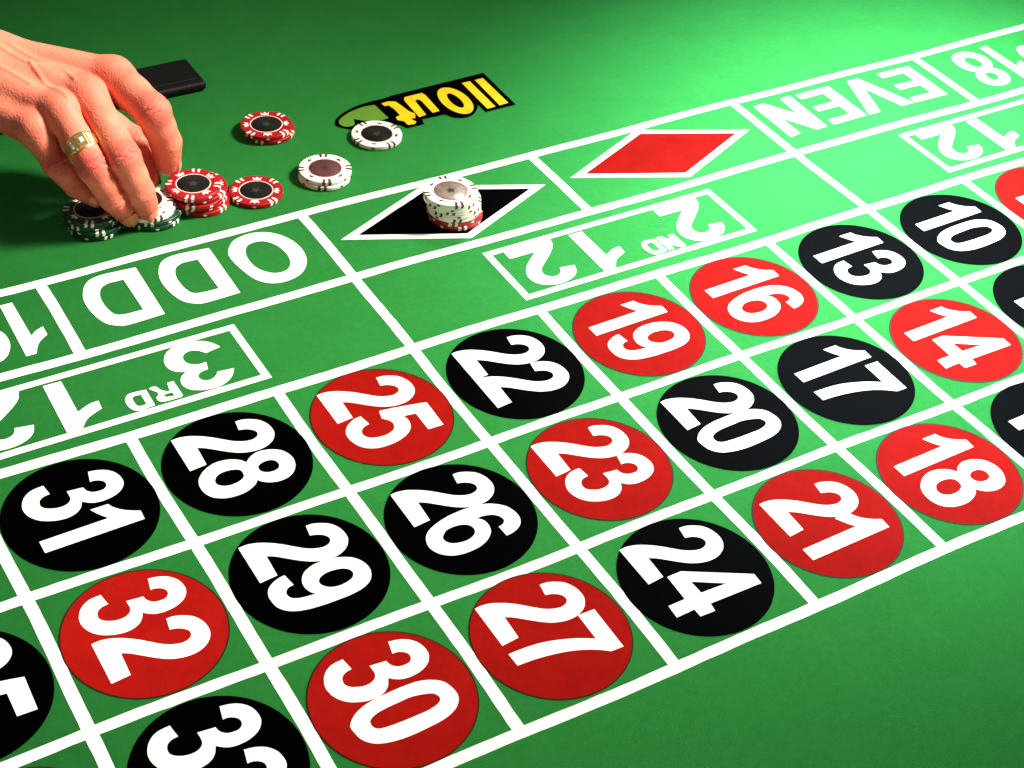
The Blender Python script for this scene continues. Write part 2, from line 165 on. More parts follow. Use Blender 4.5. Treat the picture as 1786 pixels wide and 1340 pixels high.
G = json.loads('''{"2":[[[-0.3476,0.1481,1],[-0.3462,0.189,0],[-0.3275,0.2404,0],[-0.2918,0.2903,0],[-0.2345,0.3215,0],[-0.1708,0.3287,0],[-0.1258,0.3173,0],[-0.082,0.2857,0],[-0.0518,0.2367,0],[-0.0401,0.1875,0],[-0.042,0.1328,0],[-0.0577,0.0756,0],[-0.0828,0.0284,0],[-0.1223,-0.0242,0],[-0.1654,-0.0753,0],[-0.2002,-0.1184,0],[-0.2237,-0.1605,1],[-0.0556,-0.167,1],[-0.0436,-0.2784,1],[-0.356,-0.279,1],[-0.3598,-0.2317,0],[-0.3498,-0.1782,0],[-0.3315,-0.1336,0],[-0.3016,-0.0822,0],[-0.2618,-0.0291,0],[-0.2168,0.0217,0],[-0.1779,0.0693,0],[-0.1534,0.1171,0],[-0.1431,0.1655,0],[-0.1535,0.2054,0],[-0.1755,0.2257,0],[-0.204,0.2276,0],[-0.233,0.2078,0],[-0.254,0.1727,0],[-0.2632,0.1353,1]]],"8":[[[0.0199,0.0563,1],[-0.012,0.0905,0],[-0.0358,0.1417,0],[-0.0365,0.1947,0],[-0.0192,0.2516,0],[0.0158,0.3005,0],[0.0702,0.3288,0],[0.1305,0.3334,0],[0.1838,0.3158,0],[0.2311,0.2782,0],[0.2572,0.2255,0],[0.262,0.1654,0],[0.2454,0.1095,0],[0.2173,0.0704,0],[0.1928,0.0525,1],[0.2176,0.033,0],[0.2424,-0.0036,0],[0.2623,-0.0577,0],[0.2672,-0.1108,0],[0.2622,-0.1649,0],[0.2454,-0.2138,0],[0.2139,-0.2565,0],[0.1617,-0.2851,0],[0.0996,-0.2903,0],[0.0463,-0.2768,0],[0.0019,-0.2445,0],[-0.0371,-0.1916,0],[-0.0597,-0.131,0],[-0.0595,-0.0681,0],[-0.0447,-0.0168,0],[-0.016,0.0286,0]],[[0.0879,0.1046,0],[0.0685,0.1277,0],[0.0597,0.1635,0],[0.0654,0.2018,0],[0.0883,0.2266,0],[0.1245,0.2318,0],[0.1516,0.2154,0],[0.165,0.1803,0],[0.159,0.1366,0],[0.138,0.1084,0],[0.1118,0.0998,0]],[[0.0838,-0.1842,0],[0.0534,-0.1584,0],[0.0386,-0.1181,0],[0.0383,-0.0695,0],[0.0499,-0.0286,0],[0.0733,-0.0043,0],[0.1167,-0.0048,0],[0.1424,-0.0228,0],[0.1604,-0.0647,0],[0.1651,-0.1122,0],[0.155,-0.1531,0],[0.1317,-0.1828,0],[0.107,-0.1894,0]]],"5":[[[-0.0,0.319,1],[0.242,0.3124,1],[0.2397,0.2031,1],[0.0674,0.2035,1],[0.0551,0.1184,1],[0.0953,0.1288,0],[0.148,0.1212,0],[0.1946,0.0923,0],[0.2328,0.038,0],[0.2561,-0.036,0],[0.2623,-0.1068,0],[0.2563,-0.1649,0],[0.2334,-0.2204,0],[0.1948,-0.2618,0],[0.1366,-0.2876,0],[0.0827,-0.2946,0],[0.0328,-0.2835,0],[-0.0117,-0.2514,0],[-0.0447,-0.2044,0],[-0.0591,-0.1665,0],[-0.0624,-0.1308,1],[0.0278,-0.114,1],[0.0369,-0.1525,0],[0.0595,-0.1823,0],[0.0942,-0.1965,0],[0.1249,-0.1904,0],[0.1505,-0.1664,0],[0.1639,-0.1242,0],[0.1695,-0.0716,0],[0.157,-0.0219,0],[0.1321,0.0127,0],[0.0924,0.027,0],[0.0551,0.0181,0],[0.0157,-0.0179,1],[-0.0539,-0.0012,1],[-0.0555,0.0247,0],[-0.0369,0.1411,0],[-0.0205,0.2277,0]]],"6":[[[0.266,0.1795,1],[0.2606,0.2248,0],[0.2418,0.275,0],[0.2078,0.3135,0],[0.1598,0.3336,0],[0.1041,0.3304,0],[0.0508,0.309,0],[0.0091,0.2675,0],[-0.0225,0.2135,0],[-0.0384,0.1506,0],[-0.0444,0.0824,0],[-0.0437,0.0172,0],[-0.0353,-0.0646,0],[-0.0131,-0.1533,0],[0.0154,-0.2194,0],[0.0507,-0.2623,0],[0.0912,-0.2853,0],[0.1473,-0.2936,0],[0.2008,-0.2757,0],[0.2404,-0.2412,0],[0.2684,-0.1941,0],[0.2812,-0.1384,0],[0.2818,-0.0694,0],[0.2699,0.0008,0],[0.2403,0.0625,0],[0.1974,0.1077,0],[0.1568,0.1234,0],[0.1088,0.1251,0],[0.0789,0.1098,0],[0.0567,0.0869,1],[0.0575,0.135,0],[0.0706,0.1861,0],[0.0992,0.2217,0],[0.134,0.234,0],[0.1588,0.2247,0],[0.1758,0.1966,0],[0.1781,0.1745,1]],[[0.0997,-0.1736,0],[0.0673,-0.1337,0],[0.0572,-0.0836,0],[0.0625,-0.0291,0],[0.0826,0.011,0],[0.1137,0.0288,0],[0.1469,0.0247,0],[0.1744,0.0009,0],[0.1933,-0.0481,0],[0.1924,-0.1015,0],[0.1806,-0.1455,0],[0.1551,-0.1756,0],[0.1253,-0.1832,0]]],"9":[[[-0.0453,-0.1219,1],[0.0458,-0.1064,1],[0.0526,-0.1427,0],[0.0778,-0.1674,0],[0.1091,-0.1716,0],[0.1383,-0.1551,0],[0.1542,-0.1206,0],[0.1619,-0.0761,0],[0.1677,-0.0185,1],[0.1414,-0.0423,0],[0.096,-0.0573,0],[0.0476,-0.0528,0],[0.0041,-0.0294,0],[-0.0253,0.0057,0],[-0.0461,0.0584,0],[-0.0525,0.1231,0],[-0.0458,0.1881,0],[-0.0225,0.2516,0],[0.0123,0.3032,0],[0.069,0.3376,0],[0.1291,0.3449,0],[0.1809,0.328,0],[0.2223,0.2916,0],[0.2487,0.235,0],[0.2616,0.161,0],[0.2644,0.0682,0],[0.2623,-0.0335,0],[0.252,-0.1184,0],[0.2344,-0.1817,0],[0.206,-0.2279,0],[0.1626,-0.2615,0],[0.1077,-0.2722,0],[0.0552,-0.2694,0],[0.0088,-0.2456,0],[-0.0235,-0.2012,0],[-0.0396,-0.1577,0]],[[0.0809,0.038,0],[0.0562,0.065,0],[0.0436,0.1079,0],[0.0455,0.1625,0],[0.0573,0.2062,0],[0.0832,0.2369,0],[0.12,0.2417,0],[0.15,0.2163,0],[0.1656,0.1716,0],[0.1683,0.115,0],[0.1552,0.0725,0],[0.1283,0.0428,0],[0.1039,0.0331,0]]],"4":[[[0.1786,0.3293,1],[0.2568,0.3244,1],[0.2526,-0.0408,1],[0.3111,-0.0495,1],[0.308,-0.151,1],[0.2472,-0.1509,1],[0.253,-0.2777,1],[0.1576,-0.2706,1],[0.1554,-0.154,1],[-0.0369,-0.1459,1],[-0.0378,-0.047,1]],[[0.0576,-0.043,1],[0.165,0.1387,1],[0.1579,-0.0401,1]]],"3":[[[-0.3312,0.1384,1],[-0.3202,0.1967,0],[-0.2938,0.2497,0],[-0.2471,0.2896,0],[-0.1862,0.3042,0],[-0.1372,0.2958,0],[-0.0927,0.2613,0],[-0.0637,0.2056,0],[-0.0529,0.1403,0],[-0.0582,0.0866,0],[-0.0755,0.0484,0],[-0.1019,0.0162,1],[-0.0543,-0.0087,0],[-0.0224,-0.0472,0],[-0.0073,-0.1015,0],[-0.0112,-0.1599,0],[-0.0305,-0.2183,0],[-0.061,-0.2675,0],[-0.1095,-0.3055,0],[-0.1646,-0.3227,0],[-0.214,-0.3194,0],[-0.2663,-0.2956,0],[-0.3042,-0.259,0],[-0.3252,-0.214,0],[-0.332,-0.1486,1],[-0.2469,-0.1355,1],[-0.241,-0.1758,0],[-0.2182,-0.2079,0],[-0.1813,-0.22,0],[-0.1512,-0.2109,0],[-0.1275,-0.1807,0],[-0.1123,-0.1367,0],[-0.1122,-0.0903,0],[-0.1287,-0.0545,0],[-0.162,-0.0348,0],[-0.2234,-0.0359,1],[-0.2133,0.0634,1],[-0.1777,0.0732,0],[-0.15,0.1025,0],[-0.1422,0.1444,0],[-0.1478,0.1772,0],[-0.1721,0.1989,0],[-0.2026,0.1998,0],[-0.2273,0.1805,0],[-0.2425,0.1465,0],[-0.2426,0.1195,1]]],"1":[[[0.1371,0.3019,1],[0.2119,0.2986,1],[0.2229,-0.3129,1],[0.1225,-0.3142,1],[0.1132,0.1135,1],[0.0647,0.0759,0],[-0.0007,0.0386,1],[-0.0009,0.1494,1],[0.0386,0.1683,0],[0.0816,0.2082,0],[0.1123,0.2525,0]]],"7":[[[-0.0011,0.3192,1],[0.3122,0.3148,1],[0.3102,0.2341,1],[0.2704,0.1796,0],[0.234,0.1134,0],[0.2034,0.0309,0],[0.1798,-0.0683,0],[0.1653,-0.1722,0],[0.1597,-0.2807,1],[0.0652,-0.2835,1],[0.0667,-0.1815,0],[0.0779,-0.0751,0],[0.1031,0.0172,0],[0.1387,0.1099,0],[0.1915,0.2081,1],[-0.0034,0.2115,1]]],"0":[[[0.0911,-0.2848,0],[0.0526,-0.2441,0],[0.0215,-0.1784,0],[0.0045,-0.0923,0],[-0.002,0.0072,0],[-0.0031,0.0898,0],[0.0025,0.1679,0],[0.0278,0.2386,0],[0.0691,0.2904,0],[0.1297,0.3133,0],[0.1861,0.3149,0],[0.2337,0.2899,0],[0.2701,0.2432,0],[0.2944,0.1731,0],[0.3044,0.0839,0],[0.3103,-0.0217,0],[0.3056,-0.1119,0],[0.288,-0.192,0],[0.2602,-0.2446,0],[0.2124,-0.2825,0],[0.1571,-0.2956,0],[0.1199,-0.2988,0]],[[0.1259,-0.1869,0],[0.0991,-0.1407,0],[0.0876,-0.0719,0],[0.0834,0.0123,0],[0.0809,0.0821,0],[0.0956,0.1531,0],[0.1182,0.2047,0],[0.1577,0.2194,0],[0.1865,0.194,0],[0.2026,0.1339,0],[0.2055,0.0569,0],[0.206,-0.0245,0],[0.2032,-0.103,0],[0.1941,-0.1632,0],[0.1686,-0.1912,0]]],"O":[[[0.6683,-1.5935,0],[0.5962,-1.6768,0],[0.5005,-1.711,0],[0.3978,-1.7082,0],[0.3008,-1.6576,0],[0.2266,-1.5566,0],[0.19,-1.4081,0],[0.2114,-1.2501,0],[0.2879,-1.1337,0],[0.386,-1.0799,0],[0.5046,-1.0741,0],[0.5978,-1.1232,0],[0.6557,-1.22,0],[0.6898,-1.3738,0],[0.6987,-1.5049,0]],[[0.5636,-1.5314,0],[0.5172,-1.5875,0],[0.446,-1.5986,0],[0.3836,-1.5721,0],[0.3323,-1.4879,0],[0.3149,-1.363,0],[0.3364,-1.2579,0],[0.3915,-1.1952,0],[0.4684,-1.1863,0],[0.5347,-1.2327,0],[0.5818,-1.3229,0],[0.5886,-1.4404,0]]],"D":[[[0.785,-1.6715,1],[0.7968,-1.0855,1],[1.0539,-1.0802,0],[1.1274,-1.1034,0],[1.1963,-1.1719,0],[1.2374,-1.3117,0],[1.2416,-1.4602,0],[1.2051,-1.5792,0],[1.1417,-1.6625,0],[1.0446,-1.6931,0],[0.9192,-1.6854,0]],[[0.9138,-1.5755,1],[0.9128,-1.1941,1],[1.0458,-1.2013,0],[1.1033,-1.2311,0],[1.1295,-1.3213,0],[1.1294,-1.4441,0],[1.0943,-1.5395,0],[1.0335,-1.5787,0],[0.9626,-1.5782,0]]],"b3":[[[1.1519,-0.5881,1],[1.165,-0.6213,0],[1.1932,-0.6617,0],[1.2413,-0.701,0],[1.3029,-0.7231,0],[1.3701,-0.7308,0],[1.4377,-0.7206,0],[1.4959,-0.6849,0],[1.5317,-0.6337,0],[1.5471,-0.5784,0],[1.5407,-0.5234,0],[1.5098,-0.4753,0],[1.4533,-0.4448,1],[1.4985,-0.4102,0],[1.5226,-0.3607,0],[1.5205,-0.3089,0],[1.49,-0.2618,0],[1.4352,-0.2291,0],[1.379,-0.2148,0],[1.3113,-0.2122,0],[1.2518,-0.2341,0],[1.1996,-0.2753,0],[1.1579,-0.343,1],[1.2699,-0.3558,1],[1.2965,-0.3224,0],[1.3369,-0.301,0],[1.3769,-0.3102,0],[1.3986,-0.3412,0],[1.3952,-0.3754,0],[1.3643,-0.4017,0],[1.3143,-0.4084,1],[1.2961,-0.483,1],[1.3446,-0.4804,0],[1.3875,-0.499,0],[1.4166,-0.5361,0],[1.4174,-0.5889,0],[1.3908,-0.6236,0],[1.3509,-0.6361,0],[1.3118,-0.6226,0],[1.2835,-0.5983,0],[1.2642,-0.5677,1]]],"sR":[[[1.5606,-0.3944,1],[1.5586,-0.237,1],[1.5704,-0.2229,1],[1.658,-0.2258,0],[1.6976,-0.2333,0],[1.7193,-0.2558,0],[1.7171,-0.2895,0],[1.6998,-0.3059,0],[1.6925,-0.3324,0],[1.7021,-0.3471,0],[1.7309,-0.3912,1],[1.7121,-0.4003,1],[1.6841,-0.3937,0],[1.6682,-0.3557,0],[1.6532,-0.3313,0],[1.6198,-0.307,1],[1.6036,-0.395,1]],[[1.6664,-0.2897,1],[1.6461,-0.2947,0],[1.6103,-0.2923,1],[1.6065,-0.2554,1],[1.6442,-0.2608,0],[1.6647,-0.2708,0]]],"sD":[[[1.7489,-0.392,1],[1.7522,-0.2225,1],[1.8442,-0.2135,0],[1.8767,-0.2226,0],[1.9002,-0.2556,0],[1.9101,-0.3095,0],[1.9021,-0.355,0],[1.8763,-0.392,0],[1.8336,-0.4011,0]],[[1.7955,-0.3576,1],[1.7967,-0.256,1],[1.8345,-0.2548,0],[1.8539,-0.2673,0],[1.8606,-0.3051,0],[1.8567,-0.3477,0],[1.8386,-0.3637,0]]],"b1":[[[2.3223,-0.7063,1],[2.2036,-0.7061,1],[2.2076,-0.3683,1],[2.1235,-0.4109,0],[2.0565,-0.4203,1],[2.0628,-0.3392,1],[2.115,-0.316,0],[2.1788,-0.2783,0],[2.2303,-0.2079,1],[2.3325,-0.2068,1]]],"m1":[[[2.3208,-1.6521,1],[2.2367,-1.6521,1],[2.2337,-1.2451,1],[2.1922,-1.2837,0],[2.135,-1.3106,1],[2.1345,-1.2143,1],[2.1888,-1.1745,0],[2.227,-1.1244,0],[2.2579,-1.0489,1],[2.3255,-1.0471,1]]],"b2":[[[-1.1247,-0.7158,1],[-1.5248,-0.7239,1],[-1.504,-0.6515,0],[-1.46,-0.5961,0],[-1.3984,-0.539,0],[-1.3171,-0.4708,0],[-1.266,-0.4211,0],[-1.2476,-0.3671,0],[-1.2632,-0.3284,0],[-1.2963,-0.3076,0],[-1.3367,-0.3093,0],[-1.3744,-0.3332,0],[-1.3954,-0.3811,1],[-1.5096,-0.3642,1],[-1.4856,-0.2964,0],[-1.4359,-0.2468,0],[-1.3578,-0.2164,0],[-1.2774,-0.2133,0],[-1.2106,-0.2316,0],[-1.1565,-0.2705,0],[-1.1253,-0.3368,0],[-1.1337,-0.4105,0],[-1.1701,-0.4769,0],[-1.2247,-0.5355,0],[-1.3359,-0.6274,1],[-1.1225,-0.6281,1]]],"sN":[[[-2.4052,-0.3924,1],[-2.4051,-0.2242,1],[-2.3619,-0.2147,1],[-2.2976,-0.2865,1],[-2.3009,-0.2255,1],[-2.254,-0.218,1],[-2.2521,-0.3975,1],[-2.2992,-0.3996,1],[-2.355,-0.3254,1],[-2.3549,-0.3917,1]]],"N":[[[-4.1282,-1.6521,1],[-4.2407,-1.6583,1],[-4.4032,-1.4034,1],[-4.4205,-1.6635,1],[-4.5289,-1.6725,1],[-4.5145,-1.1328,1],[-4.4027,-1.1286,1],[-4.238,-1.3942,1],[-4.2353,-1.1365,1],[-4.1238,-1.1197,1]]],"Epart":[[[-4.9466,-1.1323,1],[-4.591,-1.134,1],[-4.5857,-1.2107,1],[-4.8198,-1.217,1],[-4.8309,-1.3244,1],[-4.5995,-1.3435,1],[-4.6117,-1.4223,1],[-4.8273,-1.4254,1]]],"Vpart":[[[-5.096,-1.1355,1],[-4.9739,-1.134,1],[-5.0864,-1.4249,1]]],"Lt":[[[-1.274,-2.9928,1],[-1.3393,-3.0022,0],[-1.3954,-2.9734,0],[-1.4123,-2.8889,0],[-1.4251,-2.7973,0],[-1.4539,-2.737,1],[-1.4281,-2.673,1],[-1.3851,-2.6829,1],[-1.4082,-2.6164,1],[-1.3776,-2.5928,1],[-1.3236,-2.6041,1],[-1.3181,-2.6699,1],[-1.2774,-2.7068,1],[-1.2873,-2.7549,1],[-1.3317,-2.7633,1],[-1.3308,-2.868,0],[-1.3178,-2.9406,0],[-1.281,-2.9474,1]]],"Lu":[[[-1.4942,-3.0069,1],[-1.5756,-2.9864,1],[-1.5316,-2.6833,1],[-1.4606,-2.6735,1]]],"Lu2":[[[-1.5938,-2.9432,1],[-1.6712,-2.9439,1],[-1.6712,-2.6873,1],[-1.593,-2.6842,1]]],"LO":[[[-1.7378,-2.9143,1],[-1.7341,-2.7839,0],[-1.7453,-2.6542,0],[-1.7856,-2.5601,0],[-1.8516,-2.5495,0],[-1.9189,-2.5957,0],[-1.967,-2.6995,0],[-1.9844,-2.8048,1]]],"Ll":[[[-2.0514,-2.775,1],[-2.1186,-2.7451,1],[-2.1193,-2.5543,1],[-2.0393,-2.5515,1]]],"Ll2":[[[-2.169,-2.7227,1],[-2.2532,-2.6853,1],[-2.2482,-2.5645,1],[-2.1573,-2.5566,1]]],"leaf":[[[-1.2152,-2.9959,1],[-1.2267,-2.7633,1],[-1.1464,-2.7618,0],[-1.0216,-2.8085,1],[-0.9605,-2.8639,1],[-0.931,-2.7842,0],[-0.8841,-2.7683,0],[-0.8376,-2.7929,0],[-0.8263,-2.8497,0],[-0.864,-2.9072,0],[-0.9737,-2.9707,0],[-1.1097,-3.0048,0]]],"blk":[[[-0.7943,-2.8641,0],[-0.8396,-2.9274,0],[-0.9332,-2.9888,0],[-1.0685,-3.0422,0],[-1.2184,-3.0618,0],[-1.3191,-3.0615,0],[-1.4032,-3.0474,1],[-2.2953,-2.6666,1],[-2.2916,-2.5161,1],[-2.0024,-2.5144,1],[-1.9995,-2.6463,1],[-1.9605,-2.5867,0],[-1.8886,-2.5235,0],[-1.7973,-2.5076,0],[-1.7114,-2.5555,0],[-1.6749,-2.6191,0],[-1.5969,-2.6257,0],[-1.4705,-2.6352,1],[-1.4505,-2.5601,1],[-1.2919,-2.5628,1],[-1.2445,-2.6433,0],[-1.0834,-2.7157,0],[-0.8895,-2.7199,0],[-0.8251,-2.7673,0],[-0.7879,-2.8208,0]]]}''')
V = [0, 1.0401, 2.0906, 3.1251]; VA = -0.9063 * 1.0; 
VA = -0.906; VB = -1.789
VA = -0.870 * 1.0417; VB = -1.7173 * 1.0417
ZL, ZL2, ZD, ZN = 0.0016, 0.0022, 0.0028, 0.0040
def vline(v, u0, u1, wd, name='grid_line', z=ZL): link(name, rect_mesh(name, u0, -v - wd / 2, u1, -v + wd / 2, M['white'], z), table)
def uline(u, v0, v1, wd, name='grid_line', z=ZL2): link(name, rect_mesh(name, u - wd / 2, -v1, u + wd / 2, -v0, M['white'], z), table)
vline(V[0] - 0.012, -4, 8, 0.082); vline(V[1], -4, 8, 0.071); vline(V[2], -4, 8, 0.071); vline(V[3], -4.04, 8, 0.073)
for u in range(-4, 9): uline(u, 0.0, V[3], 0.072)
vline(VA, -4.04, 8.04, 0.080); vline(VB, -4.04, 8.04, 0.080)
for u in (-4, -2, 0, 2, 4, 6, 8): uline(u, VB, VA, 0.076)
for u in (-4, 0, 4, 8): uline(u, VA, 0, 0.072)

# numeral glyphs, normalised so that x starts at 0
DG = {}
for ch in '0123456789':
    loops = [[(p[0], p[1], p[2]) for p in l] for l in G[ch]]
    x0 = min(p[0] for p in loops[0]); y0 = min(p[1] for p in loops[0]); y1 = max(p[1] for p in loops[0]); k = 0.610 / (y1 - y0)
    DG[ch] = [[((p[0] - x0), (p[1] - y0) * k - 0.29, p[2]) for p in l] for l in loops]
DW = {c: max(p[0] for p in DG[c][0]) for c in DG}
REDS = {1, 3, 5, 7, 9, 12, 14, 16, 18, 19, 21, 23, 25, 27, 30, 32, 34, 36}
def disc(name, r, m, z, n=96):
    vs = [(r * math.cos(2 * math.pi * i / n), r * 1.04 * math.sin(2 * math.pi * i / n), z) for i in range(n)]
    return mesh(name, vs, [tuple(range(n))], m)
ME = {'red': disc('number_spot', 0.452, M['red'], ZD + 0.0005), 'black': disc('number_spot', 0.461, M['black'], ZD), 'edge': disc('spot_edge', 0.461, M['edge'], ZD)}
for n in range(1, 37):
    c = 7 - (n - 1) // 3; r = (n - 1) % 3
    cu, cvv = c + 0.5, (V[r] + V[r + 1]) / 2 - 0.005
    red = n in REDS
    sp = link('number_spot', ME['red' if red else 'black'], table, (cu, -cvv, 0), label='%s disc printed with the number %d' % ('red' if red else 'black', n))
    if red: link('spot_edge', ME['edge'], sp)
    s = str(n); gap = 0.046 if s[0] == '1' else -0.004
    wtot = sum(DW[ch] for ch in s) + gap * (len(s) - 1); x = -wtot / 2 - (0.030 if s[0] == '1' and n > 9 else 0.048)
    for k, ch in enumerate(s):
        loops = [[(y, -(x + xx)) for xx, y in catmull(l)] for l in DG[ch]]
        link('numeral', poly_mesh('numeral', loops, M['white'], ZN + 0.0005 * k), sp)
        x += DW[ch] + gap

# big lettering: text x = -u, text y = v  ->  world X = -tx, Y = -ty
def big(loops, z=ZN, dx=0.0, dy=0.0, m=None, sx=1.0, parent=None, name='letter', ox=0.0, label=None):
    L = [[(-((p[0] - ox) * sx + ox + dx), -(p[1] + dy), p[2]) for p in l] for l in loops]
    return link(name, poly_mesh(name, [[warp(*p) for p in catmull(l)] for l in L], m or M['white'], z), parent or table, label=label)
def flat(pts): return [[(a, b, 1) for a, b in pts]]
for dx in (0,):
    big(G['O'])
    big(G['D'])
    big(G['D'], dx=1.3405 - 0.785 + 0.0)
# EVEN
def E_(x0, x1, y0, y1, st, ar):
    ym = (y0 + y1) / 2; return flat([(x0, y0), (x1, y0), (x1, y0 + ar), (x0 + st, y0 + ar), (x0 + st, ym - ar / 2), (x1 - 0.012, ym - ar / 2), (x1 - 0.012, ym + ar / 2), (x0 + st, ym + ar / 2), (x0 + st, y1 - ar), (x1, y1 - ar), (x1, y1), (x0, y1)])
big(G['N'])
big(E_(-4.947, -4.588, -1.665, -1.133, 0.122, 0.082))
big(flat([(-5.465, -1.133), (-5.335, -1.133), (-5.217, -1.50), (-5.096, -1.133), (-4.972, -1.133), (-5.155, -1.665), (-5.280, -1.665)]))
big(E_(-5.845, -5.486, -1.665, -1.133, 0.122, 0.082))
# digits of the outside bets from the same numeral shapes: (x,y) -> text
def digit_at(ch, x, w, y0, y1, z=ZN, st=None):
    loops = G[ch]; a = min(p[0] for p in loops[0]); b = max(p[0] for p in loops[0]); c = min(p[1] for p in loops[0]); d = max(p[1] for p in loops[0])
    L = [[(x + (p[0] - a) / (b - a) * w, y0 + (p[1] - c) / (d - c) * (y1 - y0), p[2]) for p in l] for l in loops]
    big(L, z, name='numeral')
def letter_T(x, w, y0, y1, st): big(flat([(x, y1), (x, y1 - st), (x + w / 2 - st / 2, y1 - st), (x + w / 2 - st / 2, y0), (x + w / 2 + st / 2, y0), (x + w / 2 + st / 2, y1 - st), (x + w, y1 - st), (x + w, y1)]))
def letter_O(x, w, y0, y1, st):
    cx, cy = x + w / 2, (y0 + y1) / 2; H = (y1 - y0) / 2
    big([[(cx + (w / 2 - q) * math.cos(t * math.pi / 8), cy + (H - q) * math.sin(t * math.pi / 8), 0) for t in range(16)] for q in (0, st)])
def one_at(x): big(G['m1'], dx=x - 2.1345, name='numeral')
# 19 TO 36
one_at(2.1345); digit_at('9', 2.38, 0.33, -1.665, -1.047); letter_T(2.80, 0.19, -1.52, -1.2, 0.07); letter_O(3.01, 0.22, -1.52, -1.2, 0.065)
digit_at('3', 3.28, 0.30, -1.665, -1.047); digit_at('6', 3.60, 0.30, -1.665, -1.047)
# 1 TO 18
one_at(-7.72); letter_T(-7.42, 0.2, -1.52, -1.2, 0.07); letter_O(-7.19, 0.23, -1.52, -1.2, 0.065); one_at(-6.88); digit_at('8', -6.62, 0.34, -1.665, -1.047)
# the dozens: outline boxes and lettering
for d, (off, big_ch) in enumerate((( 0.0, 'b3'), (-4.0, 'b2'), (-8.0, 'b1'))):
    x0, x1 = 0.972 + off, 3.020 + off; y0, y1 = -0.779, -0.146; t = 0.054
    lo = [[(-x0, -y0), (-x1, -y0), (-x1, -y1), (-x0, -y1)], [(-x0 - t, -y0 - t), (-x1 + t, -y0 - t), (-x1 + t, -y1 + t), (-x0 - t, -y1 + t)]]
    bx = link('dozen_box', poly_mesh('dozen_box', lo, M['white'], ZL), table, label='white outlined box for the %s twelve' % ('third', 'second', 'first')[d])
    if big_ch == 'b3': big(G['b3'], parent=bx, name='numeral')
    elif big_ch == 'b2': big(G['b2'], dx=-2.8530 + 1.5248, parent=bx, name='numeral')
    else: big(G['b1'], dx=-6.80 - 2.0565, parent=bx, name='numeral')
    if d == 0: big(G['sR'], parent=bx); big(G['sD'], parent=bx)
    elif d == 1: big(G['sN'], parent=bx); big(G['sD'], dx=-4.0 + 0.012, sx=0.92, ox=1.749, parent=bx)
    else:
        big(flat([(-6.42, -0.22), (-6.28, -0.22), (-6.28, -0.26), (-6.375, -0.26), (-6.375, -0.29), (-6.28, -0.29), (-6.28, -0.4), (-6.42, -0.4), (-6.42, -0.36), (-6.325, -0.36), (-6.325, -0.33), (-6.42, -0.33)]), parent=bx)
        big(flat([(-6.25, -0.22), (-6.10, -0.22), (-6.10, -0.262), (-6.153, -0.262), (-6.153, -0.4), (-6.197, -0.4), (-6.197, -0.262), (-6.25, -0.262)]), parent=bx)
    big(G['b1'], dx=off, parent=bx, name='numeral')
    big(G['b2'], dx=off + 4.0, parent=bx, name='numeral')
# diamonds
for cu, m, nm in ((1.005, 'black', 'black diamond with a white outline'), (2.992, 'red', 'red diamond with a white outline')):
    cvv = -1.368; a, b = 0.882, 0.388; a2, b2 = 0.740, 0.322
    o_ = link('diamond', poly_mesh('diamond', [[(cu - a, -cvv), (cu, -cvv - b), (cu + a, -cvv), (cu, -cvv + b)]], M['white'], ZD), table, label=nm)
    link('diamond_fill', poly_mesh('diamond_fill', [[(cu - a2, -cvv), (cu, -cvv - b2), (cu + a2, -cvv), (cu, -cvv + b2)]], M[m], ZN), o_)
# the yellow logo lettering with its black backing and green leaf
BL = -3.005
blk = [tuple(p) for p in G['blk'][0]]
i0 = [i for i, p in enumerate(blk) if abs(p[0] + 1.4032) < 1e-3][0]
blk = blk[:i0] + [(-1.42, -3.075, 1), (-2.30, -3.085, 1)] + blk[i0 + 2:]
lg = big([blk], z=ZD, m=M['black'], name='logo', label='black outline of the logo with yellow letters and a green leaf')
big(G['leaf'] and [[tuple(p) for p in G['leaf'][0]]], z=ZN, m=M['leaf'], parent=lg, name='leaf')
big([[(p[0], p[1], 1) for p in G['Lt'][0]]], z=ZN, m=M['yellow'], parent=lg)
U_ = [(-1.4942, BL), (-1.66, BL), (-1.672, -2.96), (-1.660, -2.69), (-1.594, -2.685), (-1.596, -2.90), (-1.575, -2.93), (-1.548, -2.915), (-1.5316, -2.6833), (-1.4606, -2.6735), (-1.470, -2.96)]
big([[(a, b, c) for (a, b), c in zip(U_[::-1], (1,) * 11)]], z=ZN, m=M['yellow'], parent=lg)
oc = (-1.858, -2.778); 
big([[(oc[0] + (0.121 - q) * math.cos(t * math.pi / 8), oc[1] + (0.226 - q * 1.35) * math.sin(t * math.pi / 8), 0) for t in range(16)] for q in (0, 0.075)], z=ZN, m=M['yellow'], parent=lg)
big(flat([(-2.122, BL), (-2.045, BL), (-2.0393, -2.5515), (-2.1193, -2.5543)]), z=ZN, m=M['yellow'], parent=lg)
big(flat([(-2.250, BL), (-2.172, BL), (-2.160, -2.5566), (-2.2482, -2.5645)]), z=ZN, m=M['yellow'], parent=lg)


# ---------------------------------------------------------------- black chip tray on the far side
pad = thing('arm_cushion', 'plain black cushion with a straight edge lying on the felt behind the hand', 'cushion', (-1.2, 4.3, 0))
link('padding', rounded_box('padding', -1.5, -0.55, 0.003, 1.27, -0.10, 0.085, 0.035, M['leather']), pad)
link('seam', rounded_box('seam', -1.44, -0.47, 0.080, 1.21, -0.455, 0.091, 0.004, M['leather'], 2), pad)

